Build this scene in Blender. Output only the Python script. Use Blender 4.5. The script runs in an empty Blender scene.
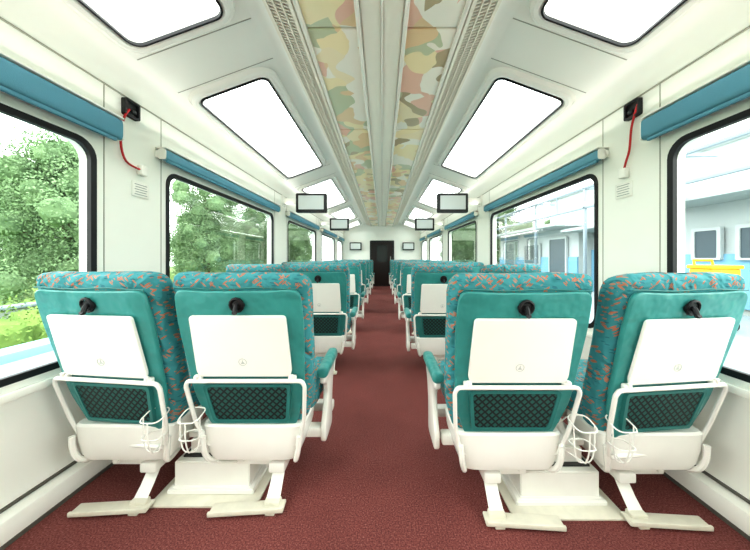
import bpy, bmesh, math, random
from mathutils import Vector, Matrix, noise
random.seed(7)
S = bpy.context.scene
C = S.collection
PI = math.pi
S.view_settings.view_transform = 'Standard'
S.view_settings.exposure = 0.40
S.view_settings.gamma = 0.89

# ------------------------------------------------------------------ materials
def lin(h):
    h = h.lstrip('#'); out = []
    for i in (0, 2, 4):
        c = int(h[i:i+2], 16)/255
        out.append(c/12.92 if c <= .04045 else ((c+.055)/1.055)**2.4)
    return (*out, 1)

def newmat(name):
    m = bpy.data.materials.new(name); m.use_nodes = True
    nt = m.node_tree; b = nt.nodes['Principled BSDF']
    return m, nt, b, nt.nodes.new, nt.links.new

def M_plain(name, hexc, rough=.5, metal=0, var=.06, scale=6, bump=0, bscale=200, spec=.4, bdist=.004):
    m, nt, b, N, L = newmat(name)
    tc = N('ShaderNodeTexCoord'); no = N('ShaderNodeTexNoise'); no.inputs['Scale'].default_value = scale
    no.inputs['Detail'].default_value = 4
    L(tc.outputs['Object'], no.inputs['Vector'])
    mx = N('ShaderNodeMix'); mx.data_type = 'RGBA'
    c = lin(hexc)
    mx.inputs['A'].default_value = tuple(x*(1-var) for x in c[:3])+(1,)
    mx.inputs['B'].default_value = tuple(min(1, x*(1+var)) for x in c[:3])+(1,)
    L(no.outputs['Fac'], mx.inputs['Factor']); L(mx.outputs['Result'], b.inputs['Base Color'])
    b.inputs['Roughness'].default_value = rough; b.inputs['Metallic'].default_value = metal
    b.inputs['Specular IOR Level'].default_value = spec
    if bump:
        n2 = N('ShaderNodeTexNoise'); n2.inputs['Scale'].default_value = bscale
        L(tc.outputs['Object'], n2.inputs['Vector'])
        bp = N('ShaderNodeBump'); bp.inputs['Strength'].default_value = bump; bp.inputs['Distance'].default_value = bdist
        L(n2.outputs['Fac'], bp.inputs['Height']); L(bp.outputs['Normal'], b.inputs['Normal'])
    return m

def ramp(N, stops, const=False):
    r = N('ShaderNodeValToRGB'); cr = r.color_ramp
    if const: cr.interpolation = 'CONSTANT'
    while len(cr.elements) < len(stops): cr.elements.new(.5)
    for e, (p, c) in zip(cr.elements, stops): e.position = p; e.color = c
    return r

WHITE = M_plain('white wall paint', 'efefe6', .3, var=.02)
CEILW = M_plain('white ceiling laminate', 'efefe5', .3, var=.02)
SEAM = M_plain('panel seam', '9d9c8e', .6, var=.03)
LINE = M_plain('dark skirting line', '57544c', .6, var=.05)
PLAST = M_plain('white plastic', 'eeede4', .25, var=.03)
STEELW = M_plain('white coated metal', 'ebeae2', .22, var=.05, scale=9)
BLACK = M_plain('black rubber', '0c0d10', .5)
TEAL = M_plain('teal vinyl', '378a85', .34, var=.16, scale=6, bump=.7, bscale=11, bdist=.025)
TEALD = M_plain('dark teal vinyl', '2c7671', .45, var=.06)
BLUE = M_plain('blue blind cloth', '5790a3', .6, var=.05, bump=.2, bscale=300)
RED = M_plain('red cable', 'b8181c', .4)
RIB = M_plain('bright cream rib', 'f5f1e4', .25, .0, var=.03)
CREAM = M_plain('cream ceiling panel', 'f3eedd', .35, var=.02)
BEIGE = M_plain('beige vent metal', 'e6e1cf', .4, 0, var=.05)
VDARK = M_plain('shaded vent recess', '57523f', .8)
GREY = M_plain('grey print', '8f948f', .6)
FAINT = M_plain('faint grey print', 'bcc0ba', .6)
SCREEN = M_plain('pale grey screen', 'cfd4d1', .2, var=.03)
FRAMED = M_plain('dark grey casing', '1f2222', .4)
DARKW = M_plain('dark door laminate', '1d1512', .35, var=.2, scale=12)
GLASSDK = M_plain('dark door glass', '2a3130', .08)
BARK = M_plain('bark', '5a4a38', .9, var=.3, scale=14)
CONC = M_plain('pale platform concrete', '808e92', .8, var=.12, scale=2)
KERB = M_plain('light blue kerb', '7fa9b8', .8, var=.08, scale=3)
GROUND = M_plain('grassy ground', '6b8445', .9, var=.25, scale=1.5)
BWHITE = M_plain('white render', 'aeb5b5', .7, var=.06, scale=1)
BBLUE = M_plain('light blue painted wall', '74a2bc', .7, var=.08, scale=1)
BGREY = M_plain('blue grey steel', '808d95', .5, .1)
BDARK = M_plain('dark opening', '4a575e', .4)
LOWW = M_plain('low wall plaster', '858f88', .8, var=.1, scale=2)
YEL = M_plain('yellow paint', 'c9a01a', .5)
M_plate = M_plain('cream floor plate', 'dad6c5', .4, var=.16, scale=20)

def M_carpet():
    m, nt, b, N, L = newmat('maroon carpet')
    tc = N('ShaderNodeTexCoord')
    a = N('ShaderNodeTexNoise'); a.inputs['Scale'].default_value = 170; a.inputs['Detail'].default_value = 3
    c = N('ShaderNodeTexNoise'); c.inputs['Scale'].default_value = 3; c.inputs['Detail'].default_value = 6
    L(tc.outputs['Object'], a.inputs['Vector']); L(tc.outputs['Object'], c.inputs['Vector'])
    r = ramp(N, [(.3, lin('542a28')), (.5, lin('743f3b')), (.64, lin('87514c')), (.76, lin('a6736c'))])
    L(a.outputs['Fac'], r.inputs['Fac'])
    mx = N('ShaderNodeMix'); mx.data_type = 'RGBA'; mx.blend_type = 'MULTIPLY'; mx.inputs['Factor'].default_value = .5
    r2 = ramp(N, [(.3, (.75, .75, .75, 1)), (.7, (1.15, 1.15, 1.15, 1))])
    L(c.outputs['Fac'], r2.inputs['Fac']); L(r.outputs['Color'], mx.inputs['A']); L(r2.outputs['Color'], mx.inputs['B'])
    L(mx.outputs['Result'], b.inputs['Base Color']); b.inputs['Roughness'].default_value = .75
    b.inputs['Specular IOR Level'].default_value = .15
    bp = N('ShaderNodeBump'); bp.inputs['Strength'].default_value = .4; bp.inputs['Distance'].default_value = .003
    L(a.outputs['Fac'], bp.inputs['Height']); L(bp.outputs['Normal'], b.inputs['Normal'])
    return m
CARPET = M_carpet()

def M_fabric():
    # leaf sprigs: stretched voronoi ellipses, several leaning ways, some left out
    m, nt, b, N, L = newmat('patterned teal fabric')
    tc = N('ShaderNodeTexCoord')
    ns = N('ShaderNodeTexNoise'); ns.inputs['Scale'].default_value = 18
    L(tc.outputs['Object'], ns.inputs['Vector'])
    sb = N('ShaderNodeVectorMath'); sb.operation = 'SUBTRACT'; sb.inputs[1].default_value = (.5, .5, .5); L(ns.outputs['Color'], sb.inputs[0])
    sl = N('ShaderNodeVectorMath'); sl.operation = 'SCALE'; sl.inputs['Scale'].default_value = .014; L(sb.outputs[0], sl.inputs[0])
    ad = N('ShaderNodeVectorMath'); ad.operation = 'ADD'; L(tc.outputs['Object'], ad.inputs[0]); L(sl.outputs[0], ad.inputs[1])
    def layer(rot, loc, sc, rad, keep):
        mp0 = N('ShaderNodeMapping'); mp0.inputs['Rotation'].default_value = rot; L(ad.outputs[0], mp0.inputs['Vector'])
        mp = N('ShaderNodeMapping'); mp.inputs['Location'].default_value = loc; mp.inputs['Scale'].default_value = sc
        L(mp0.outputs['Vector'], mp.inputs['Vector'])
        v = N('ShaderNodeTexVoronoi'); v.inputs['Scale'].default_value = 1; v.inputs['Randomness'].default_value = .9
        L(mp.outputs['Vector'], v.inputs['Vector'])
        lt = N('ShaderNodeMath'); lt.operation = 'LESS_THAN'; lt.inputs[1].default_value = rad; L(v.outputs['Distance'], lt.inputs[0])
        sp = N('ShaderNodeSeparateColor'); L(v.outputs['Color'], sp.inputs['Color'])
        l2 = N('ShaderNodeMath'); l2.operation = 'LESS_THAN'; l2.inputs[1].default_value = keep; L(sp.outputs['Red'], l2.inputs[0])
        mu = N('ShaderNodeMath'); mu.operation = 'MULTIPLY'; L(lt.outputs[0], mu.inputs[0]); L(l2.outputs[0], mu.inputs[1])
        return mu
    sc = (28, 28, 112)
    specs = [((0, .7, 0), (0, 0, 0), sc, .37, .44, 'b06e52'), ((0, -.75, 0), (5, 3, 7), sc, .36, .4, 'b27c62'), ((0, -.15, .5), (2, 8, 4), sc, .36, .34, '2d727d')]
    prev = None
    for rot, loc, s_, rad, keep, col in reversed(specs):
        f = layer(rot, loc, s_, rad, keep)
        mx = N('ShaderNodeMix'); mx.data_type = 'RGBA'; mx.inputs['B'].default_value = lin(col)
        if prev is None: mx.inputs['A'].default_value = lin('3d8b90')
        else: L(prev.outputs['Result'], mx.inputs['A'])
        L(f.outputs[0], mx.inputs['Factor']); prev = mx
    L(prev.outputs['Result'], b.inputs['Base Color']); b.inputs['Roughness'].default_value = .7
    b.inputs['Specular IOR Level'].default_value = .25
    n2 = N('ShaderNodeTexNoise'); n2.inputs['Scale'].default_value = 9; n2.inputs['Detail'].default_value = 2; n2.inputs['Distortion'].default_value = 1
    L(tc.outputs['Object'], n2.inputs['Vector'])
    bp = N('ShaderNodeBump'); bp.inputs['Strength'].default_value = 1; bp.inputs['Distance'].default_value = .04
    L(n2.outputs['Fac'], bp.inputs['Height']); L(bp.outputs['Normal'], b.inputs['Normal'])
    return m
FABRIC = M_fabric()

def M_net():
    m, nt, b, N, L = newmat('black diamond net over dark green')
    tc = N('ShaderNodeTexCoord')
    mp = N('ShaderNodeMapping'); mp.inputs['Rotation'].default_value = (0, PI/4, 0)
    L(tc.outputs['Object'], mp.inputs['Vector'])
    ws = []
    for d in ('X', 'Z'):
        w = N('ShaderNodeTexWave'); w.bands_direction = d; w.inputs['Scale'].default_value = 14
        L(mp.outputs['Vector'], w.inputs['Vector']); ws.append(w)
    mm = N('ShaderNodeMath'); mm.operation = 'MAXIMUM'
    L(ws[0].outputs['Fac'], mm.inputs[0]); L(ws[1].outputs['Fac'], mm.inputs[1])
    r = ramp(N, [(.6, lin('1d5750')), (.88, lin('081011'))])
    L(mm.outputs['Value'], r.inputs['Fac']); L(r.outputs['Color'], b.inputs['Base Color'])
    b.inputs['Roughness'].default_value = .7
    return m
NET = M_net()

def M_camo():
    m, nt, b, N, L = newmat('camouflage print laminate')
    tc = N('ShaderNodeTexCoord')
    no = N('ShaderNodeTexNoise'); no.inputs['Scale'].default_value = 3.4; no.inputs['Detail'].default_value = 1.2
    L(tc.outputs['Object'], no.inputs['Vector'])
    sub = N('ShaderNodeVectorMath'); sub.operation = 'SUBTRACT'; sub.inputs[1].default_value = (.5, .5, .5)
    L(no.outputs['Color'], sub.inputs[0])
    sc = N('ShaderNodeVectorMath'); sc.operation = 'SCALE'; sc.inputs['Scale'].default_value = .55
    L(sub.outputs[0], sc.inputs[0])
    ad = N('ShaderNodeVectorMath'); ad.operation = 'ADD'
    L(tc.outputs['Object'], ad.inputs[0]); L(sc.outputs[0], ad.inputs[1])
    mp = N('ShaderNodeMapping'); mp.inputs['Scale'].default_value = (1.2, .8, 1); mp.inputs['Location'].default_value = (.3, .7, 0)
    L(ad.outputs[0], mp.inputs['Vector'])
    v = N('ShaderNodeTexVoronoi'); v.inputs['Scale'].default_value = 4.9
    L(mp.outputs['Vector'], v.inputs['Vector'])
    sp = N('ShaderNodeSeparateColor'); L(v.outputs['Color'], sp.inputs['Color'])
    r = ramp(N, [(0, lin('fbebbd')), (.2, lin('efd2a6')), (.36, lin('fbf5e4')), (.54, lin('ccd1ae')), (.64, lin('f9eac4')), (.76, lin('f3c8b0')), (.91, lin('bfae8a'))], True)
    L(sp.outputs['Red'], r.inputs['Fac']); L(r.outputs['Color'], b.inputs['Base Color']); b.inputs['Roughness'].default_value = .3
    return m
CAMO = M_camo()

def M_leaf(name, a, c):
    m, nt, b, N, L = newmat(name)
    tc = N('ShaderNodeTexCoord'); no = N('ShaderNodeTexNoise'); no.inputs['Scale'].default_value = 1.6; no.inputs['Detail'].default_value = 6
    L(tc.outputs['Object'], no.inputs['Vector'])
    r = ramp(N, [(.3, lin(a)), (.7, lin(c))]); L(no.outputs['Fac'], r.inputs['Fac'])
    L(r.outputs['Color'], b.inputs['Base Color']); b.inputs['Roughness'].default_value = .9
    b.inputs['Specular IOR Level'].default_value = .1
    return m
LEAF = M_leaf('light green leaves', '5a7454', '869f77')
LEAF2 = M_leaf('fresh hedge leaves', '55713c', '829a55')

def M_glass():
    m, nt, b, N, L = newmat('clear window glass'); nt.nodes.remove(b)
    out = nt.nodes['Material Output']
    t = N('ShaderNodeBsdfTransparent'); t.inputs['Color'].default_value = (.95, .98, .97, 1)
    g = N('ShaderNodeBsdfGlossy'); g.inputs['Roughness'].default_value = .02
    lw = N('ShaderNodeLayerWeight'); lw.inputs['Blend'].default_value = .12
    mu = N('ShaderNodeMath'); mu.operation = 'MULTIPLY'; mu.inputs[1].default_value = .5
    L(lw.outputs['Fresnel'], mu.inputs[0])
    x = N('ShaderNodeMixShader'); L(mu.outputs[0], x.inputs['Fac']); L(t.outputs[0], x.inputs[1]); L(g.outputs[0], x.inputs[2])
    L(x.outputs[0], out.inputs['Surface'])
    return m
GLASS = M_glass()

# ------------------------------------------------------------------ helpers
def finish(name, me, m, parent=None, ang=40):
    for p in me.polygons: p.use_smooth = True
    me.set_sharp_from_angle(angle=math.radians(ang))
    me.materials.clear(); me.materials.append(m)
    o = bpy.data.objects.new(name, me); C.objects.link(o)
    if parent: o.parent = parent
    return o

def obj(name, bm, m, parent=None, ang=40):
    bmesh.ops.recalc_face_normals(bm, faces=bm.faces)
    me = bpy.data.meshes.new(name); bm.to_mesh(me); bm.free()
    return finish(name, me, m, parent, ang)

def empty(name, loc=(0, 0, 0), rz=0):
    o = bpy.data.objects.new(name, None); C.objects.link(o); o.location = loc; o.rotation_euler = (0, 0, rz)
    o.empty_display_size = .1
    return o

def tag(o, label=None, cat=None, group=None, kind=None):
    if label: o['label'] = label
    if cat: o['category'] = cat
    if group: o['group'] = group
    if kind: o['kind'] = kind
    return o

def rrect(x0, y0, x1, y1, r, n=6):
    pts = []
    for cx, cy, a0 in ((x1-r, y1-r, 0), (x0+r, y1-r, PI/2), (x0+r, y0+r, PI), (x1-r, y0+r, 1.5*PI)):
        for i in range(n+1):
            a = a0+PI/2*i/n; pts.append((cx+r*math.cos(a), cy+r*math.sin(a)))
    return pts

def rpoly(pts, r, n=5):
    out = []; k = len(pts)
    for i in range(k):
        p = Vector(pts[i]); a = (Vector(pts[i-1])-p); b = (Vector(pts[(i+1) % k])-p)
        rr = min(r, a.length*.45, b.length*.45)
        A = p+a.normalized()*rr; B = p+b.normalized()*rr
        for j in range(n+1):
            t = j/n; q = A*(1-t)**2+p*2*t*(1-t)+B*t*t; out.append((q.x, q.y))
    return out

def plate_mesh(outer, holes, depth, M, bevel=0):
    cu = bpy.data.curves.new('outline', 'CURVE'); cu.dimensions = '2D'; cu.fill_mode = 'BOTH'
    cu.extrude = max(depth/2-bevel, 0); cu.bevel_depth = bevel; cu.bevel_resolution = 2
    if bevel: cu.offset = -bevel
    for pts in [outer]+list(holes):
        sp = cu.splines.new('POLY'); sp.points.add(len(pts)-1)
        for q, p in zip(sp.points, pts): q.co = (p[0], p[1], 0, 1)
        sp.use_cyclic_u = True
    o = bpy.data.objects.new('outline', cu); C.objects.link(o)
    dg = bpy.context.evaluated_depsgraph_get(); dg.update()
    me = bpy.data.meshes.new_from_object(o.evaluated_get(dg), depsgraph=dg)
    bpy.data.objects.remove(o); bpy.data.curves.remove(cu)
    bm = bmesh.new(); bm.from_mesh(me); bpy.data.meshes.remove(me)
    bmesh.ops.remove_doubles(bm, verts=bm.verts, dist=1e-5)
    bm.transform(M)
    return bm

def plate(name, outer, holes, depth, M, m, parent=None, bevel=0):
    return obj(name, plate_mesh(outer, holes, depth, M, bevel), m, parent, 35)

def join(bm, other):
    me = bpy.data.meshes.new('t'); other.to_mesh(me); other.free(); bm.from_mesh(me); bpy.data.meshes.remove(me)

def frame(o, u, v, n):
    M = Matrix.Identity(4)
    for i, c in enumerate((u, v, n)):
        for k in range(3): M[k][i] = c[k]
    for k in range(3): M[k][3] = o[k]
    return M

def box(bm, c, s, bev=0, seg=2, rot=None):
    t = bmesh.new(); bmesh.ops.create_cube(t, size=1)
    bmesh.ops.scale(t, vec=s, verts=t.verts)
    if bev: bmesh.ops.bevel(t, geom=t.edges[:], offset=bev, segments=seg, affect='EDGES', profile=.5)
    if rot: t.transform(rot)
    bmesh.ops.translate(t, vec=c, verts=t.verts)
    join(bm, t)

def catmull(pts, k=6, closed=False):
    P = [Vector(p) for p in pts]; out = []; n = len(P)
    rng = n if closed else n-1
    for i in range(rng):
        g = (lambda j: P[j % n]) if closed else (lambda j: P[max(0, min(n-1, j))])
        a, b, c, d = g(i-1), g(i), g(i+1), g(i+2)
        for j in range(k):
            t = j/k
            out.append(.5*((2*b)+(c-a)*t+(2*a-5*b+4*c-d)*t*t+(3*b-a-3*c+d)*t**3))
    if not closed: out.append(P[-1])
    return out

def tube(bm, pts, r, n=8, closed=False, smooth=0):
    if smooth: pts = catmull(pts, smooth, closed)
    P = [Vector(p) for p in pts]; k = len(P); rings = []
    up = None
    for i in range(k):
        if closed: t = P[(i+1) % k]-P[i-1]
        else: t = P[min(i+1, k-1)]-P[max(i-1, 0)]
        t.normalize()
        if up is None:
            up = Vector((0, 0, 1)) if abs(t.z) < .9 else Vector((1, 0, 0))
        a = t.cross(up).normalized(); up = a.cross(t).normalized()
        rr = r[i] if isinstance(r, (list, tuple)) else r
        rings.append([bm.verts.new(P[i]+a*rr*math.cos(2*PI*j/n)+up*rr*math.sin(2*PI*j/n)) for j in range(n)])
    for i in range(k if closed else k-1):
        A, B = rings[i], rings[(i+1) % k]
        for j in range(n): bm.faces.new((A[j], A[(j+1) % n], B[(j+1) % n], B[j]))
    if not closed:
        bm.faces.new(rings[0]); bm.faces.new(rings[-1])

def loft(bm, rings, cap=True):
    V = [[bm.verts.new(p) for p in r] for r in rings]; n = len(V[0])
    for A, B in zip(V, V[1:]):
        for j in range(n): bm.faces.new((A[j], A[(j+1) % n], B[(j+1) % n], B[j]))
    if cap: bm.faces.new(V[0]); bm.faces.new(V[-1])

def selip(cx, cy, z, hx, hy, e=4, n=28, tilt=0):
    out = []
    for i in range(n):
        a = 2*PI*i/n; c, s = math.cos(a), math.sin(a)
        x = math.copysign(abs(c)**(2/e), c)*hx; y = math.copysign(abs(s)**(2/e), s)*hy
        out.append((cx+x, cy+y, z+tilt*y))
    return out

def strip(bm, prof, y0, y1):
    a = [bm.verts.new((x, y0, z)) for x, z in prof]; b = [bm.verts.new((x, y1, z)) for x, z in prof]
    for i in range(len(prof)-1): bm.faces.new((a[i], a[i+1], b[i+1], b[i]))

def children(o): return [x for x in bpy.data.objects if x.parent == o]
def copy_tree(o, parent=None):
    kids = children(o)
    c = o.copy(); C.objects.link(c); c.parent = parent
    for ch in kids: copy_tree(ch, c)
    return c

Y0, Y1 = -3.3, 10.9
WIN = [(-.55, 1.46), (1.95, 3.86), (4.45, 6.35), (6.95, 8.85), (9.42, 10.6)]
WINB = WIN+[(-3.05, -1.05)]
ORD = ['first', 'second', 'third', 'fourth', 'fifth', 'sixth', 'seventh']
SIDE = {-1: 'left', 1: 'right'}
PILL = [(1.46, 1.95), (3.86, 4.45), (6.35, 6.95), (8.85, 9.42)]

# ------------------------------------------------------------------ shell
bm = bmesh.new(); box(bm, (0, (Y0+Y1)/2, -.05), (3.16, Y1-Y0, .1))
tag(obj('floor', bm, CARPET), 'maroon carpet covering the whole coach floor', 'floor', kind='structure')

ceil_bm = bmesh.new()
for s in (-1, 1):
    cove = []
    for i in range(9):
        a = i/8; p0 = Vector((1.5, 2.04)); p1 = Vector((1.49, 2.165)); p2 = Vector((1.36, 2.195))
        q = p0*(1-a)**2+p1*2*a*(1-a)+p2*a*a; cove.append((s*q.x, q.y))
    strip(ceil_bm, cove, Y0, Y1)
    strip(ceil_bm, [(s*.72, 2.43), (s*.68, 2.442), (s*.635, 2.44), (s*.61, 2.43), (s*.6, 2.41)], Y0, Y1)
strip(ceil_bm, [(-.6, 2.42), (-.43, 2.362), (.43, 2.362), (.6, 2.42)], Y0, Y1)
ceiling = tag(obj('ceiling', ceil_bm, CEILW), 'white vaulted coach ceiling with dropped camouflage centre', 'ceiling', kind='structure')

wn = 0
for s in (-1, 1):
    Mw = frame((s*1.54, 0, 0), (0, 1, 0), (0, 0, 1), (s, 0, 0))
    holes = [rrect(a, .6, b, 1.7, .09) for a, b in WINB]
    w = plate('wall_'+SIDE[s], [(Y0, 0), (Y1, 0), (Y1, 2.08), (Y0, 2.08)], holes, .08, Mw, WHITE)
    tag(w, f'white {SIDE[s]} side wall of the coach with large windows', 'wall', kind='structure')
    bm = bmesh.new()
    for a, b in PILL:
        for y in (a+.05, b-.05): box(bm, (s*1.4995, y, 1.31), (.002, .006, 1.46))
    box(bm, (s*1.4985, (Y0+Y1)/2, 2.042), (.006, Y1-Y0-.02, .008))
    obj('panel_seam', bm, SEAM, w)
    bm = bmesh.new(); box(bm, (s*1.488, (Y0+Y1)/2, .545), (.024, Y1-Y0-.01, .035), .006)
    tag(obj('trim_%d' % (1 if s < 0 else 2), bm, PLAST), f'white ledge under the {SIDE[s]} windows', 'trim', kind='structure')
    bm = bmesh.new(); box(bm, (s*1.465, (Y0+Y1)/2, .05), (.07, Y1-Y0-.01, .1), .01)
    bb = tag(obj('baseboard_'+SIDE[s], bm, PLAST), f'white skirting along the {SIDE[s]} wall', 'baseboard', kind='structure')
    bm = bmesh.new(); box(bm, (s*1.429, (Y0+Y1)/2, .009), (.006, Y1-Y0-.02, .017))
    obj('skirting_edge', bm, LINE, bb)
    bm = bmesh.new(); box(bm, (s*1.497, (Y0+Y1)/2, .106), (.01, Y1-Y0-.02, .012))
    obj('skirting_groove', bm, LINE, bb)
    # side windows
    for i, (a, b) in enumerate(WINB):
        wn += 1
        which = ORD[i] if i < 5 else 'rearmost'
        r = tag(empty('window_%d' % wn, (s*1.52, (a+b)/2, 1.15)), f'{which} large side window on the {SIDE[s]} wall', 'window', kind='structure')
        hy = (b-a)/2
        Mf = frame((-s*.015, 0, 0), (0, 1, 0), (0, 0, 1), (s, 0, 0))
        plate('window_gasket', rrect(-hy-.008, -.558, hy+.008, .558, .095), [rrect(-hy+.022, -.528, hy-.022, .528, .075)], .022, Mf, BLACK, r)
        Mg = frame((s*.03, 0, 0), (0, 1, 0), (0, 0, 1), (s, 0, 0))
        plate('window_pane', rrect(-hy, -.55, hy, .55, .09), [], .006, Mg, GLASS, r)
    # sloped roof panel with its windows
    A = Vector((s*1.36, 0, 2.195)); B = Vector((s*.72, 0, 2.43)); v = (B-A).normalized(); n = Vector((s*v.z, 0, abs(v.x)))
    Ln = (B-A).length
    Mr = frame(A+n*.025, (0, 1, 0), v, n)
    holes = [rrect(a, .07, b, .575, .06) for a, b in WINB]
    rp = plate('roof_panel', [(Y0, 0), (Y1, 0), (Y1, Ln), (Y0, Ln)], holes, .05, Mr, CEILW, ceiling)
    bm = bmesh.new()
    Ms = frame((0, 0, 0), (0, 1, 0), v, n)
    for a, b in PILL:
        for y in (a+.09, b-.09): box(bm, A+v*(Ln/2)+Vector((0, y, 0)), (.006, Ln-.01, .002), rot=Ms)
    obj('panel_seam', bm, SEAM, rp)
    for i, (a, b) in enumerate(WINB):
        wn += 1
        which = ORD[i] if i < 5 else 'rearmost'
        c = A+v*.3225+Vector((0, (a+b)/2, 0)); hy = (b-a)/2; hv = .2525
        r = tag(empty('window_%d' % wn, c), f'{which} sloping roof window on the {SIDE[s]} side', 'roof window', kind='structure')
        Ml = frame((0, 0, 0), (0, 1, 0), v, n)
        def lp(g, rad, off): return [Ml @ Vector((p[0], p[1], off)) for p in rrect(-hy-g, -hv-g, hy+g, hv+g, rad)]
        bm = bmesh.new(); loft(bm, [lp(.07, .125, .001), lp(.058, .115, -.024), lp(.04, .1, -.034), (lp(.016, .075, -.034)), lp(-.002, .056, -.02), lp(-.002, .056, .03)], False)
        obj('window_surround', bm, PLAST, r, 25)
        Mf = frame(-n*.028, (0, 1, 0), v, n)
        plate('window_gasket', rrect(-hy-.003, -hv-.003, hy+.003, hv+.003, .061), [rrect(-hy+.007, -hv+.007, hy-.007, hv-.007, .053)], .016, Mf, BLACK, r)
        Mg = frame(n*.0, (0, 1, 0), v, n)
        plate('window_pane', rrect(-hy+.002, -hv+.002, hy-.002, hv-.002, .058), [], .006, Mg, GLASS, r)
    # vent grille along the duct: fine cross slats between long dividers
    P = Vector((s*.6, 0, 2.405)); Q = Vector((s*.44, 0, 2.35)); d = (Q-P).normalized(); nn = Vector((-s*d.z, 0, -abs(d.x))).normalized()
    rot = frame((0, 0, 0), d, (0, 1, 0), nn)
    bm = bmesh.new(); mid = Vector((0, (Y0+Y1)/2, 0))
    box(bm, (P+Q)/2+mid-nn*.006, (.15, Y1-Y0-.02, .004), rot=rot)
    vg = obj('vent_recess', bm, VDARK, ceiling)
    bm = bmesh.new()
    for t, wd in ((.06, .022), (.36, .009), (.64, .009), (.94, .022)):
        box(bm, P.lerp(Q, t)+mid+nn*.003, (wd, Y1-Y0-.02, .012), 0, rot=rot)
    y = Y0+.02
    while y < Y1-.02:
        box(bm, (P+Q)/2+Vector((0, y, 0)), (.15, .0085, .008), 0, rot=rot); y += .022
    obj('vent_grille', bm, BEIGE, ceiling)
    # camouflage panels
    y = Y0+.02
    while y < Y1-.1:
        e = min(y+1.2, Y1-.02)
        bm = bmesh.new(); box(bm, (s*.272, (y+e)/2, 2.354), (.27, e-y-.016, .016), .004)
        obj('camouflage_panel', bm, CAMO, ceiling); y = e
    for x in (.125, .42):
        bm = bmesh.new(); box(bm, (s*x, (Y0+Y1)/2, 2.347), (.024, Y1-Y0-.02, .03), .007, 3)
        obj('trim_rail', bm, RIB, ceiling)
for x in (-.058, .058):
    bm = bmesh.new(); box(bm, (x, (Y0+Y1)/2, 2.352), (.1, Y1-Y0-.04, .014), .004)
    obj('centre_panel', bm, CREAM, ceiling)
bm = bmesh.new(); box(bm, (0, (Y0+Y1)/2, 2.348), (.014, Y1-Y0-.04, .02), .004)
obj('trim_rail', bm, RIB, ceiling)

for nm, yy, lab in (('wall_front', Y1+.05, 'white end wall with dark door at the far end of the aisle'), ('wall_back', Y0-.05, 'white end wall behind the viewer')):
    bm = bmesh.new(); box(bm, (0, yy, 1.26), (3.2, .1, 2.52))
    tag(obj(nm, bm, WHITE), lab, 'wall', kind='structure')
# far door
dr = tag(empty('door_1', (0, Y1, 0)), 'dark end door at the far end of the aisle', 'door', kind='structure')
Md = frame((0, -.02, 0), (1, 0, 0), (0, 0, 1), (0, -1, 0))
plate('door_frame', rrect(-.47, 0.002, .47, 1.78, .03), [rrect(-.41, .02, .41, 1.72, .03)], .05, Md, FRAMED, dr)
Md = frame((0, -.012, 0), (1, 0, 0), (0, 0, 1), (0, -1, 0))
dl = plate('door_leaf', rrect(-.41, .02, .41, 1.72, .02), [rrect(-.2, .95, .2, 1.6, .05)], .03, Md, DARKW, dr)
plate('door_pane', rrect(-.2, .95, .2, 1.6, .05), [], .01, Md, GLASSDK, dr)
bm = bmesh.new(); tube(bm, [(.33, -.03, .95), (.33, -.07, .97), (.33, -.07, 1.13), (.33, -.03, 1.15)], .012)
obj('door_handle', bm, FAINT, dr)

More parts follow.
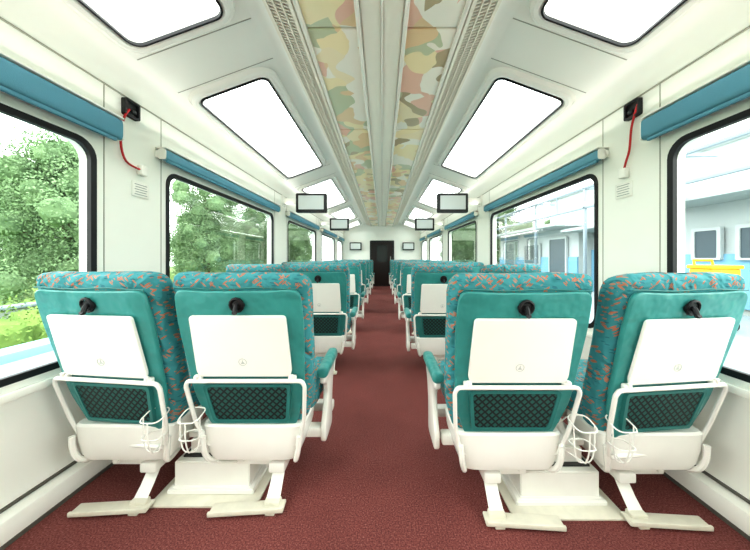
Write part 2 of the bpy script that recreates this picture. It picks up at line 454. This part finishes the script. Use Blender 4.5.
# ------------------------------------------------------------------ seats
def make_pair(side):
    inn = -side          # local x direction of the aisle
    root = empty('double_seat')
    sl = -.2475
    vv = Vector((0, sl, 1)).normalized(); nn = Vector((0, -1, sl)).normalized()
    for sx0 in (-.2925, .2925):
        window = sx0*side > 0
        if side < 0: sx = sx0 + (.005 if window else 0)
        else: sx = sx0 + (-.008 if window else -.035)
        # backrest
        def rear(z): return -.015+sl*(z-.45)
        prof = [(.33, .2, .045, 0), (.37, .235, .055, 0), (.45, .258, .058, 0), (.52, .265, .06, 0), (.6, .269, .06, 0), (.68, .271, .06, 0), (.75, .273, .06, 0), (.82, .275, .062, 0), (.88, .277, .063, 0),
                (.93, .278, .065, .0), (.965, .28, .066, .001), (.985, .279, .067, .003), (1.005, .275, .065, .002), (1.022, .266, .057, -.003), (1.034, .25, .044, -.012), (1.041, .22, .028, -.026), (1.044, .16, .014, -.04)]
        bm = bmesh.new()
        loft(bm, [selip(sx, rear(z)+ht-rb, z, hw, ht, 5, 56) for z, hw, ht, rb in prof])
        for vtx in bm.verts:                      # loose, slightly wrinkled cover
            k = .9 if vtx.co.z > .95 else .6
            d = noise.noise_vector(vtx.co*9+Vector((sx0*7, side*3, 0)))
            vtx.co += Vector((d.x*.009, d.y*.003, d.z*.01))*k
            if vtx.co.z > .99: vtx.co.z -= .006*math.cos((vtx.co.x-sx)*8)
        back = obj('backrest', bm, FABRIC, root, 60)
        # stitched seam across the head cover
        bm = bmesh.new()
        obj_pts = [(sx+t*.25, rear(.985)+.0-.0045, .978+.003*math.sin(t*5)) for t in [i/12-1 for i in range(25)]]
        tube(bm, obj_pts, .0028, 5)
        obj('cover_seam', bm, TEALD, back)
        def F(zz, off): return frame(Vector((sx, rear(zz), zz))+nn*off, (1, 0, 0), vv, nn)
        M0 = F(.34, .005)
        plate('rear_panel', rpoly([(-.185, -.01), (.185, -.01), (.24, .16), (.258, .5), (.252, .657), (.13, .651), (0, .649), (-.13, .65), (-.252, .657), (-.258, .5), (-.24, .16)], .045), [], .02, M0, TEAL, back, .007)
        # tray
        M1 = F(.34, .028)
        plate('tray_table', rpoly([(-.19, .274), (.19, .274), (.2, .3), (.194, .552), (-.194, .552), (-.2, .3)], .016), [], .013, M1, PLAST, back, .003)
        # emblem on the tray
        Me = F(.34, .035)
        ring = [(.017*math.cos(2*PI*i/24), .345+.017*math.sin(2*PI*i/24)) for i in range(24)]
        rin = [(.0145*math.cos(2*PI*i/24), .345+.0145*math.sin(2*PI*i/24)) for i in range(24)]
        eb = plate_mesh(ring, [rin], .002, Me)
        join(eb, plate_mesh([(-.009, .337), (.009, .337), (.003, .345), (0, .356), (-.003, .345)], [], .002, Me))
        obj('tray_emblem', eb, FAINT, back)['label'] = 'small faint grey round emblem'
        # tray frame: slim white tube frame round the net pocket
        fr = F(.34, .04)
        bm = bmesh.new()
        loop = rpoly([(-.21, -.07), (.21, -.07), (.238, .06), (.252, .235), (.24, .258), (-.24, .258), (-.252, .235), (-.238, .06)], .025, 4)
        tube(bm, [fr @ Vector((a, b, 0)) for a, b in loop], .009, 8, True)
        for q in (-1, 1):
            box(bm, fr @ Vector((q*.2, .266, -.01)), (.034, .022, .024), .006)
            tube(bm, [fr @ Vector((q*.2, .256, .0)), fr @ Vector((q*.2, .285, -.002))], .008, 8)
        obj('tray_frame', bm, STEELW, back)
        # net pocket
        plate('net_pocket', rpoly([(-.155, .05), (.155, .05), (.176, .222), (-.176, .222)], .018), [], .016, F(.34, .02), NET, back, .005)
        bm = plate_mesh(rpoly([(-.167, .039), (.167, .039), (.189, .233), (-.189, .233)], .024),
                        [rpoly([(-.153, .052), (.153, .052), (.174, .22), (-.174, .22)], .018)], .022, F(.34, .02))
        obj('pocket_rim', bm, TEALD, back)
        # coat hook
        fr = F(.34, .018)
        bm = plate_mesh([(.03*math.cos(2*PI*i/20), .592+.022*math.sin(2*PI*i/20)) for i in range(20)], [], .012, fr, .004)
        tube(bm, [fr @ Vector(p) for p in ((0, .597, .004), (0, .589, .014), (0, .577, .022), (0, .57, .026), (0, .575, .032))], .009, 8, smooth=3)
        tube(bm, [fr @ Vector((.026*math.cos(t*PI/6), .595+.028*math.sin(t*PI/6), .006)) for t in range(12)], .006, 6, True)
        obj('coat_hook', bm, BLACK, back)
        if window:
            p = Vector((sx, 0, 0))
            back.matrix_basis = Matrix.Translation(p) @ Matrix.Rotation(side*math.radians(6.5), 4, 'Z') @ Matrix.Translation(-p)
        # cushion
        bm = bmesh.new()
        loft(bm, [selip(sx0, .325, z, hx, hy, 5, 32) for z, hx, hy in ((.33, .22, .22), (.35, .245, .245), (.42, .252, .255), (.455, .245, .248), (.47, .21, .21))])
        obj('seat_cushion', bm, FABRIC, root, 60)
        # rear lower shell: flat-backed box
        bm = bmesh.new()
        loft(bm, [selip(sx, cy, z, hx, hy, 9, 48) for z, hx, hy, cy in ((.185, .175, .12, .12), (.193, .192, .128, .116), (.22, .206, .13, .11), (.28, .222, .128, .105), (.345, .23, .122, .1), (.355, .224, .115, .1))])
        shell = obj('seat_shell', bm, STEELW, root, 30)
        for q in (-1, 1):
            bm = bmesh.new(); tube(bm, [(sx+q*.212, -.03, .31), (sx+q*.208, -.03, .25), (sx+q*.195, -.015, .2), (sx+q*.18, .03, .175), (sx+q*.16, .12, .17)], .012, 8, smooth=4)
            obj('side_bracket', bm, STEELW, shell)
        bm = bmesh.new(); box(bm, (sx, .09, .165), (.19, .12, .05), .006)
        for q in (-.07, .07): tube(bm, [(sx+q, .04, .165), (sx+q, .02, .165)], .012, 10)
        obj('under_bracket', bm, STEELW, shell)
        # footrest
        lx = sx0 + (.1 if side < 0 else -.1)
        bm = bmesh.new()
        loft(bm, [[(lx-hw_, y-.012, z-.012), (lx+hw_, y-.012, z-.012), (lx+hw_, y+.012, z+.012), (lx-hw_, y+.012, z+.012)] for y, z, hw_ in ((.12, .165, .026), (.05, .13, .028), (-.005, .066, .028), (-.04, .034, .03))])
        box(bm, (lx, .06, .145), (.075, .12, .045), .008)
        ft = obj('footrest', bm, STEELW, root)
        bm = bmesh.new()
        Rz = Matrix.Rotation(side*math.radians(-4), 4, 'Z')
        box(bm, (sx0, -.058, .018), (.31, .058, .014), .004, rot=Rz); box(bm, (sx0, -.083, .022), (.31, .012, .02), .004, rot=Rz)
        box(bm, (lx, -.038, .03), (.07, .036, .02), .006)
        for q in (-.1, .1): box(bm, (sx0+q, -.058, .006), (.04, .04, .012), .003)
        obj('foot_bar', bm, M_plate, ft)
        # wire bottle holder
        q = 1 if sx0 < 0 else -1
        hx, hy = sx0+q*.215+side*.01, -.085
        bm = bmesh.new()
        def rect(z, a, b, dz): return [(hx+p[0], hy+p[1], z+dz*p[1]) for p in rrect(-a, -b, a, b, .024, 4)]
        tube(bm, rect(.435, .042, .04, .3), .0028, 6, True)
        tube(bm, rect(.35, .039, .037, 0), .0026, 6, True)
        tube(bm, [(hx-.042, hy-.01, .433), (hx-.039, hy-.012, .35), (hx-.028, hy-.01, .295), (hx, hy-.008, .284), (hx+.028, hy-.01, .295), (hx+.039, hy-.012, .35), (hx+.042, hy-.01, .433)], .0028, 6, smooth=4)
        tube(bm, [(hx, hy-.04, .423), (hx, hy-.038, .35), (hx, hy-.02, .292), (hx, hy, .284), (hx-q*.02, hy+.06, .28), (hx-q*.05, hy+.12, .28)], .003, 6, smooth=4)
        tube(bm, [(hx, hy+.04, .447), (hx-q*.02, hy+.07, .42), (hx-q*.06, hy+.1, .35)], .003, 6, smooth=4)
        obj('bottle_holder', bm, STEELW, root)
    # armrests
    for ax in (-.578, 0, .578):
        if side > 0 and ax < 0: ax -= .03
        bm = bmesh.new()
        box(bm, (ax, .26, .535), (.055, .33, .055), .02, 3)
        pad = obj('armrest', bm, TEAL, root)
        Ms = frame((ax, 0, 0), (0, 1, 0), (0, 0, 1), (1, 0, 0))
        plate('armrest_support', rpoly([(.11, .515), (.11, .48), (.18, .45), (.2, .4), (.17, .31), (.12, .25), (.13, .17), (.32, .17), (.32, .32), (.35, .42), (.4, .48), (.4, .515)], .04), [], .026, Ms, STEELW, pad, .008)
    # beam, pedestal
    bm = bmesh.new()
    box(bm, (0, .16, .225), (1.17, .06, .05), .01); box(bm, (0, .4, .225), (1.17, .06, .05), .01); box(bm, (inn*.08, .26, .24), (.3, .34, .03), .01)
    obj('seat_beam', bm, STEELW, root)
    px = inn*.08
    bm = bmesh.new()
    loft(bm, [[(px-hx, y0, z), (px+hx, y0, z), (px+hx, y1, z), (px-hx, y1, z)] for z, hx, y0, y1 in ((.008, .2, .02, .42), (.03, .2, .02, .42), (.036, .175, .035, .4), (.15, .175, .035, .4), (.156, .13, .08, .36), (.225, .13, .08, .36))])
    bmesh.ops.recalc_face_normals(bm, faces=bm.faces)
    bmesh.ops.bevel(bm, geom=[e for e in bm.edges if e.calc_face_angle(0) > .6], offset=.004, segments=2, affect='EDGES')
    ped = obj('pedestal', bm, STEELW, root, 30)
    bm = bmesh.new(); box(bm, (px, .19, .005), (.48, .46, .01), .003)
    obj('floor_plate', bm, M_plate, ped)
    bm = bmesh.new(); box(bm, (px, .22, .158), (.3, .32, .008))
    obj('swivel_gap', bm, FRAMED, ped)
    return root

PITCH = 1.42
for s, y0 in ((-1, 1.27), (1, 1.21)):
    proto = make_pair(s)
    for i in range(7):
        o = proto if i == 0 else copy_tree(proto)
        o.location = (s*.8725, y0+PITCH*i, 0)
        extra = {0: ', nearest the viewer', 6: ', farthest away'}.get(i, '')
        tag(o, f'teal patterned double seat {SIDE[s]} of the aisle in the {ORD[i]} row{extra}', 'train seat', f'double seats {SIDE[s]} of the aisle')

# ------------------------------------------------------------------ blinds
for s in (-1, 1):
    for i, (a, b) in enumerate(WIN):
        y0, y1 = a-.1, b+.09
        hh = .056 if i == 0 else .034     # half height
        hw = .03 if i == 0 else .024
        zc = 1.805 if i == 0 else 1.79
        r = tag(empty('roller_blind', (s*1.455, (y0+y1)/2, zc)), f'blue rolled-up blind above the {ORD[i]} window of the {SIDE[s]} wall', 'blind', f'roller blinds on the {SIDE[s]} wall')
        h = (y1-y0)/2
        def sec(y, k): return [(hw*k*math.copysign(abs(math.cos(t))**.45, math.cos(t)), y, hh*k*math.copysign(abs(math.sin(t))**.45, math.sin(t))) for t in [2*PI*j/24 for j in range(24)]]
        bm = bmesh.new(); loft(bm, [sec(-h+.008, 1), sec(h-.008, 1)])
        obj('blind_roll', bm, BLUE, r)
        bm = bmesh.new(); box(bm, (-s*hw*.4, 0, -hh-.006), (.018, 2*h-.06, .018), .005)
        obj('hem_bar', bm, BLUE, r)
        for q in (-1, 1):
            bm = bmesh.new(); loft(bm, [sec(q*(h-.008), 1.03), sec(q*h, 1.03)])
            box(bm, (s*.033, q*(h-.005), .0), (.03, .01, hh*1.4), .003)
            obj('end_cap', bm, PLAST, r)
        bm = bmesh.new(); box(bm, (s*.008, 0, hh+.008), (.078, 2*h, .01), .003)
        obj('head_rail', bm, PLAST, r)

# ------------------------------------------------------------------ alarm chains and notices
paths = {-1: [(1.64, 1.97), (1.605, 1.9), (1.585, 1.77), (1.62, 1.66), (1.735, 1.64)],
         1: [(1.62, 1.99), (1.66, 1.88), (1.675, 1.75), (1.70, 1.68), (1.72, 1.62)]}
for s in (-1, 1):
    r = tag(empty('alarm_chain', (s*1.502, 1.66, 1.98)), f'red alarm pull cable below a black box on the {SIDE[s]} wall pillar', 'alarm cable')
    bm = plate_mesh(rrect(-.05, -.05, .05, .05, .012), [rrect(-.038, -.038, .038, .038, .008)], .03, frame((-s*.012, 0, 0), (0, 1, 0), (0, 0, 1), (s, 0, 0)))
    obj('alarm_box', bm, BLACK, r)
    bm = bmesh.new(); box(bm, (-s*.006, 0, 0), (.01, .08, .08)); box(bm, (-s*.018, .01, -.01), (.02, .03, .02), .004)
    obj('box_back', bm, FRAMED, r)
    bm = bmesh.new(); tube(bm, [(-s*.022, y-1.66, z-1.98) for y, z in paths[s]], .006, 8, smooth=6)
    obj('pull_cable', bm, RED, r)
    ye, ze = paths[s][-1]
    bm = bmesh.new(); box(bm, (-s*.018, ye-1.66, ze-1.98), (.036, .05, .06), .008)
    obj('cable_anchor', bm, PLAST, r)
    n = tag(empty('notice', (s*1.503, 1.735, 1.52)), f'small white printed notice below the red cable on the {SIDE[s]} wall', 'notice')
    bm = bmesh.new(); box(bm, (-s*.004, 0, 0), (.012, .12, .09), .003); obj('notice_plate', bm, PLAST, n)
    bm = bmesh.new()
    for k in range(5):
        box(bm, (-s*.0105, 0, .03-k*.015), (.001, .09-.012*(k % 2), .004))
    obj('notice_print', bm, GREY, n)

# ------------------------------------------------------------------ monitors
def monitor(loc, w, h, label, hang):
    r = tag(empty('monitor', loc), label, 'monitor', 'monitors in the coach')
    Mm = frame((0, 0, 0), (1, 0, 0), (0, 0, 1), (0, -1, 0))
    plate('casing', rrect(-w/2, -h/2, w/2, h/2, .02), [], .07, Mm, FRAMED, r, .008)
    plate('bezel', rrect(-w/2+.006, -h/2+.008, w/2-.006, h/2-.006, .012), [rrect(-w/2+.04, -h/2+.046, w/2-.04, h/2-.036, .006)], .014, frame((0, -.035, 0), (1, 0, 0), (0, 0, 1), (0, -1, 0)), FRAMED, r)
    plate('screen', rrect(-w/2+.038, -h/2+.044, w/2-.038, h/2-.034, .006), [], .006, frame((0, -.037, 0), (1, 0, 0), (0, 0, 1), (0, -1, 0)), SCREEN, r)
    bm = bmesh.new()
    if hang:
        sg = 1 if loc[0] > 0 else -1
        L_ = 1.503-abs(loc[0])
        box(bm, (sg*L_/2, .045, .04), (L_, .05, .09), .01); box(bm, (sg*(L_-.006), .045, .04), (.014, .14, .16), .004)
    else:
        box(bm, (0, .055, 0), (.12, .055, .1), .006)
    obj('bracket', bm, PLAST, r)
for s in (-1, 1):
    for Y, X, Z, w in ((4.22, 1.06, 1.925, 'nearer'), (6.72, 1.02, 1.905, 'farther')):
        monitor((s*X, Y, Z), .46, .29, f'monitor on an arm under the roof {SIDE[s]} of the aisle, {w} of two', True)
    monitor((s*1.02, Y1-.08, 1.55), .46, .3, f'small monitor on the far end wall, {SIDE[s]} of the dark door', False)

# ------------------------------------------------------------------ outside
bm = bmesh.new(); box(bm, (0, 15, -1.05), (160, 110, .1)); tag(obj('ground', bm, GROUND), 'grassy ground outside the coach', 'ground', kind='structure')
for s, x0, x1 in ((-1, 1.75, 4.3), (1, 1.75, 7.6)):
    bm = bmesh.new(); box(bm, (s*(x0+x1)/2, 15, -.55), (x1-x0, 70, .9), .03)
    pf = tag(obj('platform', bm, CONC), f'pale concrete platform outside the {SIDE[s]} windows', 'platform', kind='structure')
    if s < 0:
        bm = bmesh.new(); box(bm, (-4.47, 15, -.5), (.34, 70, 1.0), .03); obj('kerb', bm, KERB, pf)

def foliage(seed, blobs, nleaf, size, m, parent, name='foliage', core=.6):
    rnd = random.Random(seed); bm = bmesh.new()
    for (c, R) in blobs:
        t = bmesh.new(); bmesh.ops.create_icosphere(t, subdivisions=2, radius=R*core)
        for v in t.verts: v.co *= rnd.uniform(.75, 1.1)
        bmesh.ops.translate(t, vec=c, verts=t.verts); join(bm, t)
        for _ in range(nleaf):
            d = Vector((rnd.gauss(0, 1), rnd.gauss(0, 1), rnd.gauss(0, 1))).normalized()
            p = Vector(c)+d*R*rnd.uniform(.5, 1.4)
            a = Vector((rnd.gauss(0, 1), rnd.gauss(0, 1), rnd.gauss(0, 1))).normalized()*size*rnd.uniform(.6, 1.2)
            b = a.cross(d).normalized()*size*.5
            bm.faces.new([bm.verts.new(q) for q in (p-a, p+b, p+a, p-b)])
    me = bpy.data.meshes.new(name); bm.to_mesh(me); bm.free()
    return finish(name, me, m, parent, 20)

def make_tree(seed):
    rnd = random.Random(seed); r = empty('tree')
    H = rnd.uniform(6, 7)
    bm = bmesh.new()
    tube(bm, [(0, 0, 0), (.1, .05, H*.3), (0, .1, H*.6), (.1, 0, H*.85)], [.2, .15, .1, .04], 8, smooth=0)
    blobs = []
    for k in range(36):
        a = k*2.4; z = H*(.14+.84*k/35); q = rnd.uniform(.4, 2.35)*(1.25-.62*z/H)
        blobs.append((Vector((q*math.cos(a), q*math.sin(a), z)), rnd.uniform(.7, 1.05)))
        if k % 3 == 0: tube(bm, [(.05, .05, z*.7), (q*.6*math.cos(a), q*.6*math.sin(a), z*.9), (q*math.cos(a), q*math.sin(a), z)], [.06, .04, .02], 6)
    obj('trunk', bm, BARK, r)
    foliage(seed, blobs, 1100, .06, LEAF, r, core=.5)
    return r
protos = [make_tree(11), make_tree(23), make_tree(37)]
spots = [(-12.5, 11), (-12, 19.2), (-12.5, 27.4), (-12, 35.6), (-12.5, 43.8), (-20.5, 14.5), (-20.5, 22.8), (-20.5, 31), (-20.5, 39.3), (-21, 47.6), (9.5, 24.5), (10, 32.8), (18, 28), (10.5, 41), (18.5, 37),
         (-29, 24), (-29, 33), (-29, 42), (-30, 51), (-21, 56)]
for i, (x, y) in enumerate(spots):
    o = protos[i] if i < 3 else copy_tree(protos[i % 3])
    o.location = (x, y, -1.0); o.rotation_euler.z = i*1.3
    if i > 14: o.scale = (1.15,)*3
    sd = 'left' if x < 0 else 'right'
    tag(o, f'leafy light green tree growing beyond the {sd} windows', 'tree', f'trees beyond the {sd} windows')
# hedge and low wall
h = tag(empty('hedge', (-6.3, 8, -1.0)), 'yellow-green clipped hedge beyond the left platform', 'hedge')
foliage(5, [(Vector((0, -6+k*.62, .7)), .6) for k in range(34)], 900, .034, LEAF2, h, core=.8)
rl = tag(empty('boundary_wall', (-8.0, 14, -1.0)), 'low grey boundary wall between hedge and trees outside the left windows', 'low wall')
bm = bmesh.new(); box(bm, (0, 0, .5), (.16, 40, 1.0)); obj('wall_body', bm, LOWW, rl)
bm = bmesh.new(); box(bm, (0, 0, 1.04), (.26, 40, .08), .02); obj('coping', bm, BGREY, rl)

# station building on the right
b = tag(empty('station_building', (8, 0, -1.0)), 'pale white and light blue station building with a steel framework in front', 'building')
bm = bmesh.new(); box(bm, (2.5, 5.6, 1.75), (4, 5, 3.5), .02); box(bm, (3.1, 10.1, 1.6), (4, 4, 3.2), .02); box(bm, (2.5, 16.1, 1.75), (4, 8, 3.5), .02); obj('wall', bm, BWHITE, b)
bm = bmesh.new(); box(bm, (.47, 5.6, 1.55), (.06, 4.98, 1.3)); box(bm, (1.07, 10.1, 1.5), (.06, 3.98, 1.9)); box(bm, (.47, 16.1, 1.5), (.06, 7.98, 1.3)); obj('blue_wall_band', bm, BBLUE, b)
bm = bmesh.new(); box(bm, (2.0, 5.6, 3.55), (5.2, 5.2, .14), .03); box(bm, (2.4, 10.1, 3.25), (5.4, 4.0, .12), .03); box(bm, (2.0, 16.1, 3.55), (5.2, 8.3, .14), .03); obj('roof_slab', bm, BWHITE, b)
bm = bmesh.new(); box(bm, (4.6, 13, 4.7), (3, 11, 2.2), .03); box(bm, (4.6, 13, 5.85), (3.3, 11.3, .12), .02); obj('upper_storey', bm, BWHITE, b)
bm = bmesh.new()
for k in range(6): box(bm, (-.75, 3.6+k*3.2, 2.75), (.09, .09, 3.7), .01)
for z in (3.9, 4.6): box(bm, (-.75, 11.6, z), (.09, 16.2, .09), .01)
for k in range(6): box(bm, (-.3, 3.6+k*3.2, 4.6), (.9, .09, .09))
for k in range(11): box(bm, (-.75, 3.6+k*1.6, 4.25), (.05, .05, .7))
obj('steel_framework', bm, BGREY, b)
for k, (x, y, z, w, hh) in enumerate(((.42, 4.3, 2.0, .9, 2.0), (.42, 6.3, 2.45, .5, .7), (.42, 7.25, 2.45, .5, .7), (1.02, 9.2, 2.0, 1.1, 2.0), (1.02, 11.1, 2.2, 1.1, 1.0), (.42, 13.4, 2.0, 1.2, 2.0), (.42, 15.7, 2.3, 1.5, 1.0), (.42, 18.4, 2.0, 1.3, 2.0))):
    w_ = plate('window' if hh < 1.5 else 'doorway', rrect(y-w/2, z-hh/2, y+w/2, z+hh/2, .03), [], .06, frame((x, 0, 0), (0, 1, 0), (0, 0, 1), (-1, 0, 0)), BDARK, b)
    plate('surround', rrect(y-w/2-.08, z-hh/2-.05, y+w/2+.08, z+hh/2+.08, .03), [rrect(y-w/2, z-hh/2, y+w/2, z+hh/2, .03)], .1, frame((x-.01, 0, 0), (0, 1, 0), (0, 0, 1), (-1, 0, 0)), BWHITE, w_)
# yellow luggage cart
yb = tag(empty('luggage_cart', (5.6, 4.72, -.1)), 'small yellow luggage cart standing on the platform outside the right window', 'cart')
bm = bmesh.new(); box(bm, (0, 0, .6), (.5, .34, .85), .03); box(bm, (0, 0, 1.05), (.54, .38, .06), .015)
obj('cart_body', bm, YEL, yb)
bm = bmesh.new(); tube(bm, [(-.16, .15, 1.05), (-.16, .17, 1.16), (.16, .17, 1.16), (.16, .15, 1.05)], .02, 8); obj('cart_handle', bm, YEL, yb)
for qx in (-.18, .18):
    for qy in (-.12, .12):
        bm = bmesh.new(); tube(bm, [(qx, qy-.02, .08), (qx, qy+.02, .08)], .08, 14); box(bm, (qx, qy, .14), (.05, .05, .1)); obj('wheel', bm, BLACK, yb)

# ------------------------------------------------------------------ light
w = bpy.data.worlds.new('sky'); S.world = w; w.use_nodes = True
nt = w.node_tree; bg = nt.nodes['Background']
tc = nt.nodes.new('ShaderNodeTexCoord'); sp = nt.nodes.new('ShaderNodeSeparateXYZ'); r = ramp(nt.nodes.new, [(.45, (.9, .92, .9, 1)), (.7, (1, 1, .99, 1))])
mr = nt.nodes.new('ShaderNodeMapRange'); mr.inputs['From Min'].default_value = -1
nt.links.new(tc.outputs['Generated'], sp.inputs[0]); nt.links.new(sp.outputs['Z'], mr.inputs['Value']); nt.links.new(mr.outputs['Result'], r.inputs['Fac'])
nt.links.new(r.outputs['Color'], bg.inputs['Color']); bg.inputs['Strength'].default_value = 5.2
# added fill lamps above the blinds, no real fitting, brightening roof and interior
for s in (-1, 1):
    l = bpy.data.lights.new('roof_fill_lamp', 'AREA'); l.shape = 'RECTANGLE'; l.size = .05; l.size_y = Y1-Y0-.4; l.energy = 12; l.color = (1, .99, .96)
    o = bpy.data.objects.new('roof_fill_lamp', l); C.objects.link(o); o.location = (s*1.43, (Y0+Y1)/2, 1.895); o.rotation_euler = (PI, -s*.5, 0)

# ------------------------------------------------------------------ camera
cam = bpy.data.cameras.new('camera'); co = bpy.data.objects.new('camera', cam); C.objects.link(co)
co.location = (0, 0, 1.1); co.rotation_euler = (PI/2, 0, 0)
cam.sensor_width = 36; cam.lens = 280/750*36; cam.shift_x = -7/750; cam.shift_y = -17/750
cam.clip_start = .02; cam.clip_end = 300
S.camera = co
